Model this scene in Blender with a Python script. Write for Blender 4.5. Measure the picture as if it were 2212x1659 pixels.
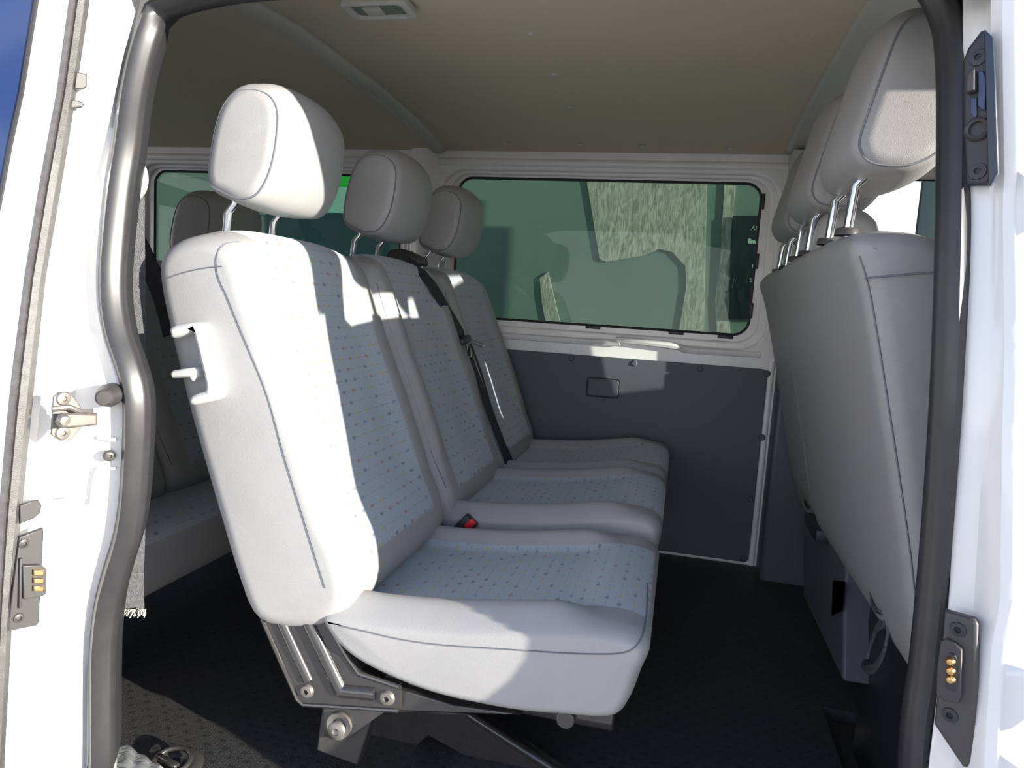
import bpy, bmesh, math, random
from math import sin, cos, pi, radians, sqrt, atan2
from mathutils import Vector, Matrix, Euler
random.seed(7)
SC = bpy.context.scene
COL = SC.collection
for o in list(bpy.data.objects): bpy.data.objects.remove(o)

# ------------------------------------------------------------------ camera
CX, CY, FPX = 1106.0, 829.5, 1536.0
YAW, PITCH, ROLL = map(radians, (13.15, -6.41, 3.58))
CAMP = Vector((0, -.86, .813))
_d = Vector((-sin(YAW)*cos(PITCH), cos(YAW)*cos(PITCH), sin(PITCH)))
_r = _d.cross(Vector((0, 0, 1))).normalized(); _u = _r.cross(_d)
CR = _r*cos(ROLL) + _u*sin(ROLL); CU = -_r*sin(ROLL) + _u*cos(ROLL)
cam = bpy.data.cameras.new('camera'); co = bpy.data.objects.new('camera', cam); COL.objects.link(co)
cam.sensor_width = 36; cam.lens = FPX/2212*36; cam.clip_start = .02; cam.clip_end = 200
co.matrix_world = Matrix(((CR.x, CU.x, -_d.x, CAMP.x), (CR.y, CU.y, -_d.y, CAMP.y), (CR.z, CU.z, -_d.z, CAMP.z), (0, 0, 0, 1)))
SC.camera = co
# ------------------------------------------------------------------ light
SC.view_settings.view_transform = 'Standard'; SC.view_settings.look = 'None'
SC.view_settings.gamma = 1; SC.view_settings.use_curve_mapping = False
SC.view_settings.exposure = 0.9
W = bpy.data.worlds.new('world'); SC.world = W; W.use_nodes = True
nt = W.node_tree; nt.nodes.clear()
wo = nt.nodes.new('ShaderNodeOutputWorld'); bg = nt.nodes.new('ShaderNodeBackground')
tc = nt.nodes.new('ShaderNodeTexCoord'); sx = nt.nodes.new('ShaderNodeSeparateXYZ'); cr = nt.nodes.new('ShaderNodeValToRGB')
nt.links.new(tc.outputs['Generated'], sx.inputs[0]); nt.links.new(sx.outputs['Z'], cr.inputs[0])
e = cr.color_ramp.elements
e[0].position = 0; e[0].color = (1.0, .98, .96, 1); e[1].position = .7; e[1].color = (.09, .13, .24, 1)
m_ = e.new(.10); m_.color = (.68, .70, .77, 1); m2 = e.new(.32); m2.color = (.26, .32, .45, 1)
nt.links.new(cr.outputs[0], bg.inputs[0]); bg.inputs[1].default_value = 1.75
nt.links.new(bg.outputs[0], wo.inputs[0])
sl = bpy.data.lights.new('sun', 'SUN'); sl.energy = 6.0; sl.angle = radians(.53); sl.color = (1, .955, .86)
so = bpy.data.objects.new('sun', sl); COL.objects.link(so)
SUN = Vector((-1, .335, -.21)).normalized()          # direction the light travels
so.rotation_euler = SUN.to_track_quat('-Z', 'Y').to_euler(); so.location = (6, -3, 3)

# ------------------------------------------------------------------ helpers
def ray(px, py): return _d + CR*((px-CX)/FPX) - CU*((py-CY)/FPX)
def at(px, py, Y):
    d = ray(px, py); return CAMP + d*((Y-CAMP.y)/d.y)
def atx(px, py, X):
    d = ray(px, py); return CAMP + d*((X-CAMP.x)/d.x)
def atz(px, py, Z=0.):
    d = ray(px, py); return CAMP + d*((Z-CAMP.z)/d.z)
def atf(px, py, yf):
    p = at(px, py, yf(.8))
    for _ in range(8): p = at(px, py, yf(p.z))
    return p
def lerp_tab(t, x):
    if x <= t[0][0]: return t[0][1]
    for (a, b), (c, d) in zip(t, t[1:]):
        if x <= c: return b + (d-b)*(x-a)/(c-a)
    return t[-1][1]
def y_seal(z): return .1*max(0, (z-.7)/.5)**1.5
def y_out(z): return lerp_tab([(-.4, -.16), (0, -.19), (.2, -.155), (.3, -.10), (.42, -.074), (.69, -.045), (.8, -.026), (.95, .012), (1.2, .012), (1.27, .02), (1.35, .06)], z)

class MB:
    def __init__(s): s.v = []; s.f = []; s.m = []; s.uv = {}
    def add(s, vs, fs, m=0):
        b = len(s.v); s.v += [tuple(v) for v in vs]; s.f += [tuple(i+b for i in f) for f in fs]; s.m += [m]*len(fs); return b
    def grid(s, rows, m=0, closed=False, mf=None, uvs=None, flip=False, capped=False):
        b = len(s.v); n = len(rows[0])
        for i, r in enumerate(rows):
            for j, p in enumerate(r):
                if uvs: s.uv[len(s.v)] = uvs[i][j]
                s.v.append(tuple(p))
        for i in range(len(rows)-1):
            for j in range(n if closed else n-1):
                k = (j+1) % n
                f = (b+i*n+j, b+i*n+k, b+(i+1)*n+k, b+(i+1)*n+j)
                s.f.append(f[::-1] if flip else f); s.m.append(mf(i, j) if mf else m)
        if capped or uvs:
            s.f.append(tuple(range(b+n-1, b-1, -1))); s.m.append(0); e_ = b+(len(rows)-1)*n; s.f.append(tuple(range(e_, e_+n))); s.m.append(0)
        return b
    def tube(s, pts, r, n=8, m=0, closed=False, caps=True):
        pts = [Vector(p) for p in pts]; L = len(pts); rows = []; up = None
        for i, p in enumerate(pts):
            a = pts[(i-1) % L] if (closed or i) else p; c = pts[(i+1) % L] if (closed or i < L-1) else p
            t = (c-a).normalized()
            if up is None: up = Vector((0, 0, 1)) if abs(t.z) < .9 else Vector((1, 0, 0))
            x = up.cross(t).normalized(); y = t.cross(x).normalized(); up = y
            rr = r[i] if isinstance(r, (list, tuple)) else r
            rows.append([p + (x*cos(2*pi*k/n) + y*sin(2*pi*k/n))*rr for k in range(n)])
        if closed: rows.append(rows[0])
        b = s.grid(rows, m, closed=True)
        if caps and not closed:
            s.f.append(tuple(range(b+n-1, b-1, -1))); s.m.append(m)
            e_ = b+(L-1)*n; s.f.append(tuple(range(e_, e_+n))); s.m.append(m)
    def box(s, c, size, m=0, rot=None, bev=0., seg=2):
        bm = bmesh.new(); bmesh.ops.create_cube(bm, size=1)
        for v in bm.verts: v.co = Vector((v.co.x*size[0], v.co.y*size[1], v.co.z*size[2]))
        if bev: bmesh.ops.bevel(bm, geom=bm.edges[:], offset=bev, segments=seg, profile=.5, affect='EDGES')
        s.bm(bm, Matrix.Translation(Vector(c)) @ (rot.to_4x4() if rot else Matrix()), m)
    def bm(s, bm, M, m=0):
        bm.verts.index_update()
        s.add([M @ v.co for v in bm.verts], [[v.index for v in f.verts] for f in bm.faces], m); bm.free()
    def lathe(s, prof, M, n=24, m=0):
        rows = [[M @ Vector((r*cos(2*pi*k/n), r*sin(2*pi*k/n), h)) for k in range(n)] for r, h in prof]
        s.grid(rows, m, closed=True)
    def plate(s, outline, thick, M, holes=(), m=0, bev=0., rim=None):
        """flat plate from a 2D outline (with holes), thickness along local +z, rounded edges"""
        cu = bpy.data.curves.new('t', 'CURVE'); cu.dimensions = '2D'; cu.fill_mode = 'BOTH'
        for pl in [outline]+list(holes):
            sp = cu.splines.new('POLY'); sp.points.add(len(pl)-1)
            for q, p in zip(sp.points, pl): q.co = (p[0], p[1], 0, 1)
            sp.use_cyclic_u = True
        cu.extrude = max(thick/2-bev, .0001); cu.bevel_depth = bev; cu.bevel_resolution = 2; cu.offset = -bev
        ob = bpy.data.objects.new('t', cu)
        COL.objects.link(ob); bpy.context.view_layer.update()
        me = bpy.data.meshes.new_from_object(ob.evaluated_get(bpy.context.evaluated_depsgraph_get()))
        s.add([M @ (v.co + Vector((0, 0, thick/2))) for v in me.vertices], [list(p.vertices) for p in me.polygons], m)
        bpy.data.objects.remove(ob); bpy.data.curves.remove(cu); bpy.data.meshes.remove(me)
    def build(s, name, mats, parent=None, ang=40, solid=0, sub=0, bevel=0, weld=0):
        me = bpy.data.meshes.new(name); me.from_pydata(s.v, [], s.f); me.update()
        if not isinstance(mats, (list, tuple)): mats = [mats]
        for x in mats: me.materials.append(x)
        for p, k in zip(me.polygons, s.m): p.material_index = k; p.use_smooth = True
        if s.uv:
            l = me.uv_layers.new(name='UVMap')
            for lp in me.loops: l.data[lp.index].uv = s.uv.get(lp.vertex_index, (0, 0))
        bm = bmesh.new(); bm.from_mesh(me)
        if weld: bmesh.ops.remove_doubles(bm, verts=bm.verts, dist=weld)
        bmesh.ops.recalc_face_normals(bm, faces=bm.faces); bm.to_mesh(me); bm.free()
        me.set_sharp_from_angle(angle=radians(ang))
        ob = bpy.data.objects.new(name, me); COL.objects.link(ob)
        if parent:
            ob.parent = parent; ob.matrix_parent_inverse = PINV.get(parent.name, Matrix())
        if solid:
            md = ob.modifiers.new('thickness', 'SOLIDIFY'); md.thickness = solid; md.offset = 0
        if bevel:
            md = ob.modifiers.new('bevel', 'BEVEL'); md.width = bevel; md.segments = 2
        return ob
PINV = {}
def root(name, loc, label, cat, group=None):
    o = bpy.data.objects.new(name, None); COL.objects.link(o); o.location = loc; o.empty_display_size = .05
    PINV[o.name] = Matrix.Translation(-Vector(loc))
    o['label'] = label; o['category'] = cat
    if group: o['group'] = group
    return o
def tag(o, label, cat, group=None):
    o['label'] = label; o['category'] = cat
    if group: o['group'] = group
    return o
def struct(o, label=None, cat=None):
    o['kind'] = 'structure'
    if label: o['label'] = label
    if cat: o['category'] = cat
    return o
def spline(pts, n=8, closed=False):
    P = [Vector(p) for p in pts]; L = len(P); out = []
    for i in range(L if closed else L-1):
        if closed: a, b, c, d = P[(i-1) % L], P[i], P[(i+1) % L], P[(i+2) % L]
        else: a, b, c, d = P[max(i-1, 0)], P[i], P[i+1], P[min(i+2, L-1)]
        for k in range(n):
            t = k/n
            out.append(.5*((2*b) + (c-a)*t + (2*a-5*b+4*c-d)*t*t + (3*b-a-3*c+d)*t**3))
    if not closed: out.append(P[-1])
    return out
def resample(pts, n, closed=True):
    P = list(pts) + ([pts[0]] if closed else []); S = [0]
    for a, b in zip(P, P[1:]): S.append(S[-1]+(b-a).length)
    out = []; k = 0
    for i in range(n):
        t = S[-1]*i/(n if closed else n-1)
        while k < len(S)-2 and S[k+1] < t: k += 1
        out.append(P[k].lerp(P[k+1], (t-S[k])/max(S[k+1]-S[k], 1e-9)))
    return out, S[-1]
def rrect(x0, x1, y0, y1, r, n=6):
    if not isinstance(r, (list, tuple)): r = [r]*4
    out = []
    for (cx, cy, a0), rr in zip(((x1, y1, 0), (x0, y1, 90), (x0, y0, 180), (x1, y0, 270)), r):
        sxn = -1 if cx == x1 else 1; syn = -1 if cy == y1 else 1
        for k in range(n+1):
            a = radians(a0+90*k/n); out.append((cx+sxn*rr+rr*cos(a), cy+syn*rr+rr*sin(a)))
    return out
XZ = Matrix(((1, 0, 0, 0), (0, 0, 1, 0), (0, 1, 0, 0), (0, 0, 0, 1)))     # local (x,y,z) -> world (x, z, y)
def XZat(y): return Matrix.Translation((0, y, 0)) @ XZ
def frame_mat(origin, xdir, ydir):
    x = Vector(xdir).normalized(); z = x.cross(Vector(ydir)).normalized(); y = z.cross(x)
    return Matrix(((x.x, y.x, z.x, origin[0]), (x.y, y.y, z.y, origin[1]), (x.z, y.z, z.z, origin[2]), (0, 0, 0, 1)))
def ribbon(mb, pts, wd, w, th=.0016, m=0):
    pts = [Vector(p) for p in pts]; rows = []
    for i, p in enumerate(pts):
        t = (pts[min(i+1, len(pts)-1)]-pts[max(i-1, 0)]).normalized()
        d = Vector(wd[i]) if isinstance(wd, list) else Vector(wd)
        d = (d - t*d.dot(t)).normalized(); nn = t.cross(d)
        rows.append([p-d*w/2-nn*th, p+d*w/2-nn*th, p+d*w/2+nn*th, p-d*w/2+nn*th])
    b = mb.grid(rows, m, closed=True)
    mb.f.append((b+3, b+2, b+1, b)); mb.m.append(m)
    k = b+(len(pts)-1)*4; mb.f.append((k, k+1, k+2, k+3)); mb.m.append(m)

# ------------------------------------------------------------------ materials
def mat(name, col, rough=.5, metal=0, spec=.5, noise=0, nscale=60, bump=0, bscale=300, coat=0, sheen=0, mottle=0):
    M = bpy.data.materials.new(name); M.use_nodes = True; t = M.node_tree; p = t.nodes['Principled BSDF']
    p.inputs['Base Color'].default_value = (*col, 1); p.inputs['Roughness'].default_value = rough
    p.inputs['Metallic'].default_value = metal; p.inputs['Specular IOR Level'].default_value = spec
    p.inputs['Coat Weight'].default_value = coat; p.inputs['Coat Roughness'].default_value = .08
    p.inputs['Sheen Weight'].default_value = sheen
    c = t.nodes.new('ShaderNodeTexCoord')
    if noise:
        n = t.nodes.new('ShaderNodeTexNoise'); n.inputs['Scale'].default_value = nscale; n.inputs['Detail'].default_value = 5
        t.links.new(c.outputs['Object'], n.inputs['Vector'])
        r = t.nodes.new('ShaderNodeValToRGB'); r.color_ramp.elements[0].position = .3; r.color_ramp.elements[1].position = .7
        r.color_ramp.elements[0].color = (*[v*(1-noise) for v in col], 1); r.color_ramp.elements[1].color = (*[min(1, v*(1+noise)) for v in col], 1)
        t.links.new(n.outputs['Fac'], r.inputs[0]); t.links.new(r.outputs[0], p.inputs['Base Color'])
    if bump:
        v = t.nodes.new('ShaderNodeTexVoronoi'); v.feature = 'DISTANCE_TO_EDGE'; v.inputs['Scale'].default_value = bscale
        t.links.new(c.outputs['Object'], v.inputs['Vector'])
        b = t.nodes.new('ShaderNodeBump'); b.inputs['Strength'].default_value = bump; b.inputs['Distance'].default_value = .001
        t.links.new(v.outputs['Distance'], b.inputs['Height']); t.links.new(b.outputs[0], p.inputs['Normal'])
    return M
class NX:
    """tiny node-maths helper"""
    def __init__(s, t): s.t = t
    def __call__(s, op, a, b=None, c=None):
        n = s.t.nodes.new('ShaderNodeMath'); n.operation = op
        for i, v in enumerate((a, b, c)):
            if v is None: continue
            if isinstance(v, (int, float)): n.inputs[i].default_value = v
            else: s.t.links.new(v, n.inputs[i])
        return n.outputs[0]
def fabric_mat():
    M = mat('seat_fabric', (.40, .44, .47), .85, spec=.2, sheen=.25); t = M.node_tree; X = NX(t); p = t.nodes['Principled BSDF']
    uv = t.nodes.new('ShaderNodeUVMap'); uv.uv_map = 'UVMap'; s = t.nodes.new('ShaderNodeSeparateXYZ'); t.links.new(uv.outputs[0], s.inputs[0])
    v = X('DIVIDE', s.outputs[1], .0205); row = X('FLOOR', v); fv = X('FRACT', v)
    u = X('ADD', X('DIVIDE', s.outputs[0], .036), X('MULTIPLY', row, .37)); colm = X('FLOOR', u); fu = X('FRACT', u)
    cx = t.nodes.new('ShaderNodeCombineXYZ'); t.links.new(row, cx.inputs[0]); t.links.new(colm, cx.inputs[1])
    wn = t.nodes.new('ShaderNodeTexWhiteNoise'); wn.noise_dimensions = '2D'; t.links.new(cx.outputs[0], wn.inputs['Vector'])
    rp = t.nodes.new('ShaderNodeValToRGB'); rp.color_ramp.interpolation = 'CONSTANT'; el = rp.color_ramp.elements
    el[0].position = 0; el[0].color = (.55, .47, .10, 1); el[1].position = .22; el[1].color = (.42, .15, .10, 1)
    for q, c in ((.38, (.12, .12, .13, 1)), (.52, (.14, .28, .44, 1)), (.66, (.40, .44, .47, 1))):
        k = el.new(q); k.color = c
    t.links.new(wn.outputs['Value'], rp.inputs[0])
    dash = X('MULTIPLY', X('LESS_THAN', X('ABSOLUTE', X('SUBTRACT', fu, .5)), .13), X('LESS_THAN', X('ABSOLUTE', X('SUBTRACT', fv, .5)), .15))
    line = X('MULTIPLY', X('LESS_THAN', X('ABSOLUTE', X('SUBTRACT', fv, .5)), .03), X('GREATER_THAN', fu, .28))
    # soft darker patches around dashes, and weave noise
    nz = t.nodes.new('ShaderNodeTexNoise'); nz.inputs['Scale'].default_value = 900; t.links.new(uv.outputs[0], nz.inputs['Vector'])
    mp = t.nodes.new('ShaderNodeMapping'); mp.inputs['Scale'].default_value = (.25, 1, 1); t.links.new(uv.outputs[0], mp.inputs[0]); t.links.new(mp.outputs[0], nz.inputs['Vector'])
    base = t.nodes.new('ShaderNodeValToRGB'); base.color_ramp.elements[0].position = .35; base.color_ramp.elements[1].position = .65
    base.color_ramp.elements[0].color = (.34, .38, .41, 1); base.color_ramp.elements[1].color = (.47, .51, .54, 1); t.links.new(nz.outputs['Fac'], base.inputs[0])
    def mix(f, a, b):
        n = t.nodes.new('ShaderNodeMix'); n.data_type = 'RGBA'; t.links.new(f, n.inputs[0])
        for q, x in ((6, a), (7, b)):
            if isinstance(x, tuple): n.inputs[q].default_value = x
            else: t.links.new(x, n.inputs[q])
        return n.outputs[2]
    c1 = mix(X('MULTIPLY', line, .45), base.outputs[0], (.17, .19, .22, 1))
    c2 = mix(X('MULTIPLY', dash, .6), c1, rp.outputs[0])
    t.links.new(c2, p.inputs['Base Color'])
    b = t.nodes.new('ShaderNodeBump'); b.inputs['Strength'].default_value = .25; b.inputs['Distance'].default_value = .0006
    t.links.new(nz.outputs['Fac'], b.inputs['Height']); t.links.new(b.outputs[0], p.inputs['Normal'])
    return M
def floor_mat():
    M = mat('rubber_floor', (.045, .043, .042), .45, spec=.5); t = M.node_tree; X = NX(t); p = t.nodes['Principled BSDF']
    c = t.nodes.new('ShaderNodeTexCoord'); s = t.nodes.new('ShaderNodeSeparateXYZ'); t.links.new(c.outputs['Object'], s.inputs[0])
    v = X('DIVIDE', s.outputs[1], .019); row = X('FLOOR', v); fv = X('FRACT', v)
    u = X('ADD', X('DIVIDE', s.outputs[0], .038), X('MULTIPLY', row, .5)); fu = X('FRACT', u)
    pit = X('MULTIPLY', X('LESS_THAN', X('ABSOLUTE', X('SUBTRACT', fu, .5)), .14), X('LESS_THAN', X('ABSOLUTE', X('SUBTRACT', fv, .5)), .22))
    n = t.nodes.new('ShaderNodeTexNoise'); n.inputs['Scale'].default_value = 420; t.links.new(c.outputs['Object'], n.inputs['Vector'])
    h = X('SUBTRACT', X('MULTIPLY', n.outputs['Fac'], .7), X('MULTIPLY', pit, 1.2))
    b = t.nodes.new('ShaderNodeBump'); b.inputs['Strength'].default_value = 1; b.inputs['Distance'].default_value = .005
    t.links.new(h, b.inputs['Height']); t.links.new(b.outputs[0], p.inputs['Normal'])
    mx = t.nodes.new('ShaderNodeMix'); mx.data_type = 'RGBA'; mx.inputs[6].default_value = (.045, .043, .042, 1); mx.inputs[7].default_value = (.024, .023, .024, 1)
    t.links.new(pit, mx.inputs[0]); t.links.new(mx.outputs[2], p.inputs['Base Color'])
    return M
def glass_mat(name, tint, refl=.12, rough=0.):
    M = bpy.data.materials.new(name); M.use_nodes = True; t = M.node_tree; t.nodes.clear()
    o = t.nodes.new('ShaderNodeOutputMaterial'); a = t.nodes.new('ShaderNodeBsdfTransparent'); g = t.nodes.new('ShaderNodeBsdfGlossy')
    a.inputs[0].default_value = (*tint, 1); g.inputs['Roughness'].default_value = rough
    fr = t.nodes.new('ShaderNodeFresnel'); fr.inputs[0].default_value = 1.45 if refl > .055 else 1.22; X = NX(t)
    f = X('MINIMUM', X('ADD', fr.outputs[0], refl-.04), 1.)
    m = t.nodes.new('ShaderNodeMixShader'); t.links.new(f, m.inputs[0]); t.links.new(a.outputs[0], m.inputs[1]); t.links.new(g.outputs[0], m.inputs[2])
    t.links.new(m.outputs[0], o.inputs[0]); return M
def reflection_mat():  # streaks of the window reflection, put into the colour of panels outside
    M = mat('streaky_reflection', (.5, .5, .45), .6); t = M.node_tree; p = t.nodes['Principled BSDF']
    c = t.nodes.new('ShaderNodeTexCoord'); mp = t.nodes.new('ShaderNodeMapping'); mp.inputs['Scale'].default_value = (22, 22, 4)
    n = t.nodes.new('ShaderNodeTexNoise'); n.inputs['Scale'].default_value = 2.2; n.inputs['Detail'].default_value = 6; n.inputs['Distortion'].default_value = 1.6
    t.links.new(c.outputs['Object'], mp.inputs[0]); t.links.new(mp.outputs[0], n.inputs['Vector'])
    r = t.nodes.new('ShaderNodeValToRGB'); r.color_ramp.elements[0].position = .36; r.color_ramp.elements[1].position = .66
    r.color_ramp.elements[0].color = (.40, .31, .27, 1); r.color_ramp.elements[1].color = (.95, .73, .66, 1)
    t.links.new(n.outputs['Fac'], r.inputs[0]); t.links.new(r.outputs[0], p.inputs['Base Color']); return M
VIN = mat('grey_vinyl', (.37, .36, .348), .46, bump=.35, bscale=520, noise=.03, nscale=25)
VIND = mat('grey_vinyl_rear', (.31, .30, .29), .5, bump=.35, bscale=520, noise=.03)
FAB = fabric_mat()
SEAM = mat('seam_thread', (.16, .165, .18), .7)
WHITE = mat('white_paint', (.80, .785, .76), .28, coat=.5)
WGREY = mat('inner_white_paint', (.90, .875, .85), .3, coat=.3, noise=.06, nscale=9)
SEAL = mat('rubber_seal', (.030, .029, .030), .34, spec=.55, noise=.12, nscale=40)
STRIPR = mat('door_rubber', (.095, .088, .085), .5, noise=.2, nscale=90, bump=.3, bscale=400)
BLK = mat('black_plastic', (.028, .028, .031), .45)
GPL = mat('grey_black_plastic', (.06, .056, .053), .45)
BMET = mat('black_metal', (.035, .032, .03), .22, spec=.7, coat=.6, noise=.15, nscale=30)
CHR = mat('chrome', (.82, .83, .85), .12, metal=1)
STEEL = mat('worn_steel', (.25, .225, .20), .45, metal=.6, noise=.15, nscale=70)
BRASS = mat('brass', (.75, .48, .2), .3, metal=1)
HEAD = mat('headliner', (.64, .575, .44), .9, spec=.2, noise=.03, nscale=200)
TRIML = mat('pale_trim', (.55, .54, .47), .7, noise=.03)
PANEL = mat('dark_panel', (.095, .102, .118), .55, noise=.04, nscale=120)
BLUEP = mat('bluegrey_plastic', (.10, .105, .13), .5, noise=.05)
GRIP = mat('grip_plastic', (.56, .56, .53), .42)
WEB = mat('belt_webbing', (.022, .022, .027), .65, bump=.5, bscale=700)
WEBG = mat('grey_webbing', (.085, .085, .088), .6, bump=.9, bscale=350, noise=.25, nscale=160)
RED = mat('red_button', (.75, .02, .03), .35)
FLOOR = floor_mat()
GGREEN = glass_mat('green_glass', (.36, .47, .41), .05)
GCLEAR = glass_mat('clear_glass', (.86, .90, .88), .06)
GDARK = mat('dark_glass_sky_reflection', (.012, .03, .10), .15, spec=.35)  # navy base stands in for blue sky reflected by the dark glass

# ================================================================== setting
# ---- floor
mb = MB()
mb.plate([(-2.6, -.12), (-.86, -.12), (-.80, -.03), (.36, -.03), (.36, .70), (.62, .70), (.62, 1.56), (-2.6, 1.56)], .03, Matrix.Translation((0, 0, -.03)), bev=.004)
floor = struct(mb.build('floor', FLOOR), 'black dimpled rubber floor mat of the passenger cabin')
mb = MB(); mb.box((1.2, .7, -.12), (1.72, 1.78, .03)); mb.box((.37, .33, -.075), (.02, .72, .10))
struct(mb.build('floor_front', FLOOR), 'lower black cab floor ahead of the passenger cabin')
# ---- ceiling (curved headliner)
ZC = [(.10, 1.262), (.14, 1.282), (.22, 1.325), (.36, 1.365), (.6, 1.385), (1.0, 1.385), (1.3, 1.370), (1.5, 1.346), (1.60, 1.334)]
def zceil(y): return lerp_tab(ZC, y)
ys = [.10+1.5*k/40 for k in range(41)]
xs = [-2.6+k*.2 for k in range(22)]
mb = MB(); mb.grid([[(x, y, zceil(y)) for y in ys] for x in xs])
ceiling = struct(mb.build('ceiling', HEAD, solid=.02), 'brown-grey fabric headliner')
mb = MB(); mb.grid([[(x, -.02+.05*(k == 0)+(y-.1)*1.08 + .05, zceil(y)+.05) for k, y in enumerate(ys)] for x in xs])
struct(mb.build('roof_skin', WHITE, solid=.004), 'white painted roof skin')
for px, py in ((1145, 73), (1197, 161), (1230, 233), (1095, 311), (1253, 313), (1387, 316), (1578, 322)):
    p = atz(px, py, 1.36)
    for _ in range(5): p = atz(px, py, zceil(p.y)-.011)
    c = MB(); c.lathe([(0, -.004), (.004, -.0035), (.008, -.001), (.0095, .002)], Matrix.Translation(p), 12)
    c.build('trim_clip', TRIML, ceiling)
def bow(name, x0, x1, drop, m, label):
    c = MB(); rows = []
    for k in range(50):
        y = .12+1.42*k/49; z = zceil(y)-.010; w = x1-x0
        rows.append([(x0+w*t, y, z-drop*sin(pi*t)**.6) for t in [i/8 for i in range(9)]])
    c.grid(rows); return struct(c.build(name, m, solid=.003), label)
bow('trim_1', -.905, -.845, .016, TRIML, 'curved roof rib behind the middle seats')
bow('trim_2', .262, .352, .007, TRIML, 'pale roof lining strip above the front seats')
bow('trim_3', .362, 1.5, .006, TRIML, 'pale front headliner')

# ---- far wall
YW = 1.56
def pxz(px, py, Y=YW):
    p = at(px, py, Y); return (p.x, p.z)
fwx0, fwx1 = .40, 1.38
fwt = at(1950, 385, YW).z; fwb = .80
holes1 = [rrect(-.864, .260, .712, 1.266, .085), rrect(-2.12, -.985, .712, 1.266, .085), rrect(fwx0, fwx1, fwb, fwt, .04)]
holes2 = [rrect(-.838, .237, .735, 1.256, .07), rrect(-2.10, -1.01, .735, 1.256, .07)]
holes3 = [rrect(-.812, .210, .757, 1.246, .05), rrect(-2.07, -.968-.06, .757, 1.246, .05)]
mb = MB()
mb.plate([(-2.6, -.10), (1.5, -.10), (1.5, 1.335), (-2.6, 1.335)], .03, XZat(YW), holes1, bev=.008)
mb.plate([(-2.6, .60), (.36, .60), (.36, 1.30), (-2.6, 1.30)], .022, XZat(YW+.022), holes2, bev=.007)
mb.plate([(-2.6, .60), (.36, .60), (.36, 1.30), (-2.6, 1.30)], .012, XZat(YW+.040), holes3, bev=.004)
# upper rail, sill ledge and raised ribs
mb.tube([(-2.6, YW+.004, 1.292), (.30, YW+.004, 1.292)], .014, 10)
mb.tube(spline([(-.80, YW+.002, .700), (-.25, YW-.006, .703), (-.20, YW-.014, .716), (-.02, YW-.014, .708), (.03, YW-.004, .698), (.25, YW+.002, .70)], 6), .011, 8)
mb.tube([(.288, YW+.002, .68), (.288, YW+.002, -.02)], .011, 10)
mb.tube([(-.6, YW+.002, .005), (.288, YW+.002, .005)], .008, 8)
wallf = struct(mb.build('wall_far', WGREY), 'white painted inner body side with window recesses')
mb = MB()
pil = [[(-.985, YW, 1.334), (-.965, YW-.022, 1.334), (-.905, YW-.028, 1.334), (-.875, YW, 1.334)],
       [(-.98, YW, 1.24), (-.955, YW-.03, 1.24), (-.90, YW-.032, 1.24), (-.868, YW, 1.24)],
       [(-.97, YW, .95), (-.945, YW-.04, .95), (-.88, YW-.04, .95), (-.845, YW, .95)],
       [(-.97, YW, .3), (-.94, YW-.06, .3), (-.86, YW-.06, .3), (-.82, YW, .3)]]
mb.grid(pil); struct(mb.build('trim_4', WGREY, ang=60), 'white pillar between the two far windows')
for px, py in ((892, 344), (957, 344)):
    p = at(px, py, YW); c = MB(); c.lathe([(0, -.003), (.005, -.002), (.005, 0)], Matrix.Translation(p) @ Matrix.Rotation(pi/2, 4, 'X').inverted(), 10); c.build('screw_hole', BLK, wallf)
# small hook by the right end of the window
p = at(1716, 372, YW-.01); mb = MB(); mb.box(p, (.022, .03, .022), bev=.006)
mb.tube([p+Vector((0, -.012, 0)), p+Vector((.004, -.02, -.01)), p+Vector((.006, -.02, -.03))], .005, 6)
mb.build('coat_hook', WGREY, wallf)
# gaskets + glass
def window(name, x0, x1, z0, z1, r, yy, gl, label, clips=()):
    g = MB(); o = rrect(x0, x1, z0, z1, r, 8)
    g.tube([(a, yy-.002, b) for a, b in o], .0052, 6, closed=True)
    f = g.build('window_gasket', BLK)
    pm = MB(); pm.plate(rrect(x0, x1, z0, z1, r, 8), .004, XZat(yy+.004)); w = struct(pm.build(name, gl), label)
    f.parent = w
    for cx, cz, dx, dz in clips:
        k = MB(); k.box((cx, yy-.006, cz), (dx, .010, dz), bev=.002); k.build('glass_clip', BLK, w)
    return w
window('window_1', -.812, .210, .757, 1.246, .05, YW+.045, GGREEN, 'green tinted side window on the far side beside the rear seats',
       [(-.30, .750, .05, .010), (-.02, .750, .05, .010), (.14, .748, .05, .010), (.216, 1.19, .010, .05), (.216, 1.0, .010, .05), (.213, .84, .010, .05)])
window('window_2', -2.07, -1.028, .757, 1.246, .05, YW+.045, GGREEN, 'green tinted rear quarter window on the far side')
window('window_3', fwx0, fwx1, fwb, fwt, .04, YW+.02, GCLEAR, 'clear driver door window on the far side')
mb = MB(); mb.plate([(.262, 0), (.40, 0), (.40, fwb-.02), (1.4, fwb-.02), (1.4, fwb+.02), (.42, fwb+.02), (.40, 1.335), (.262, 1.335), (.262, .0)][:9], .05, XZat(YW-.05), bev=.01)
# lining of the pillar behind the driver
mb = MB()
mb.plate([(.302, -.02), (.58, -.02), (.58, .69), (.302, .69)], .122, XZat(YW-.130), bev=.012)
struct(mb.build('trim_5', BLUEP), 'blue-grey plastic lower lining of the driver side pillar')
mb = MB()
mb.plate([(.306, .69), (.40, .69), (.38, 1.32), (.275, 1.32), (.285, 1.0)], .122, XZat(YW-.130), bev=.012)
struct(mb.build('trim_6', TRIML), 'pale upper lining of the driver side pillar')
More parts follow.
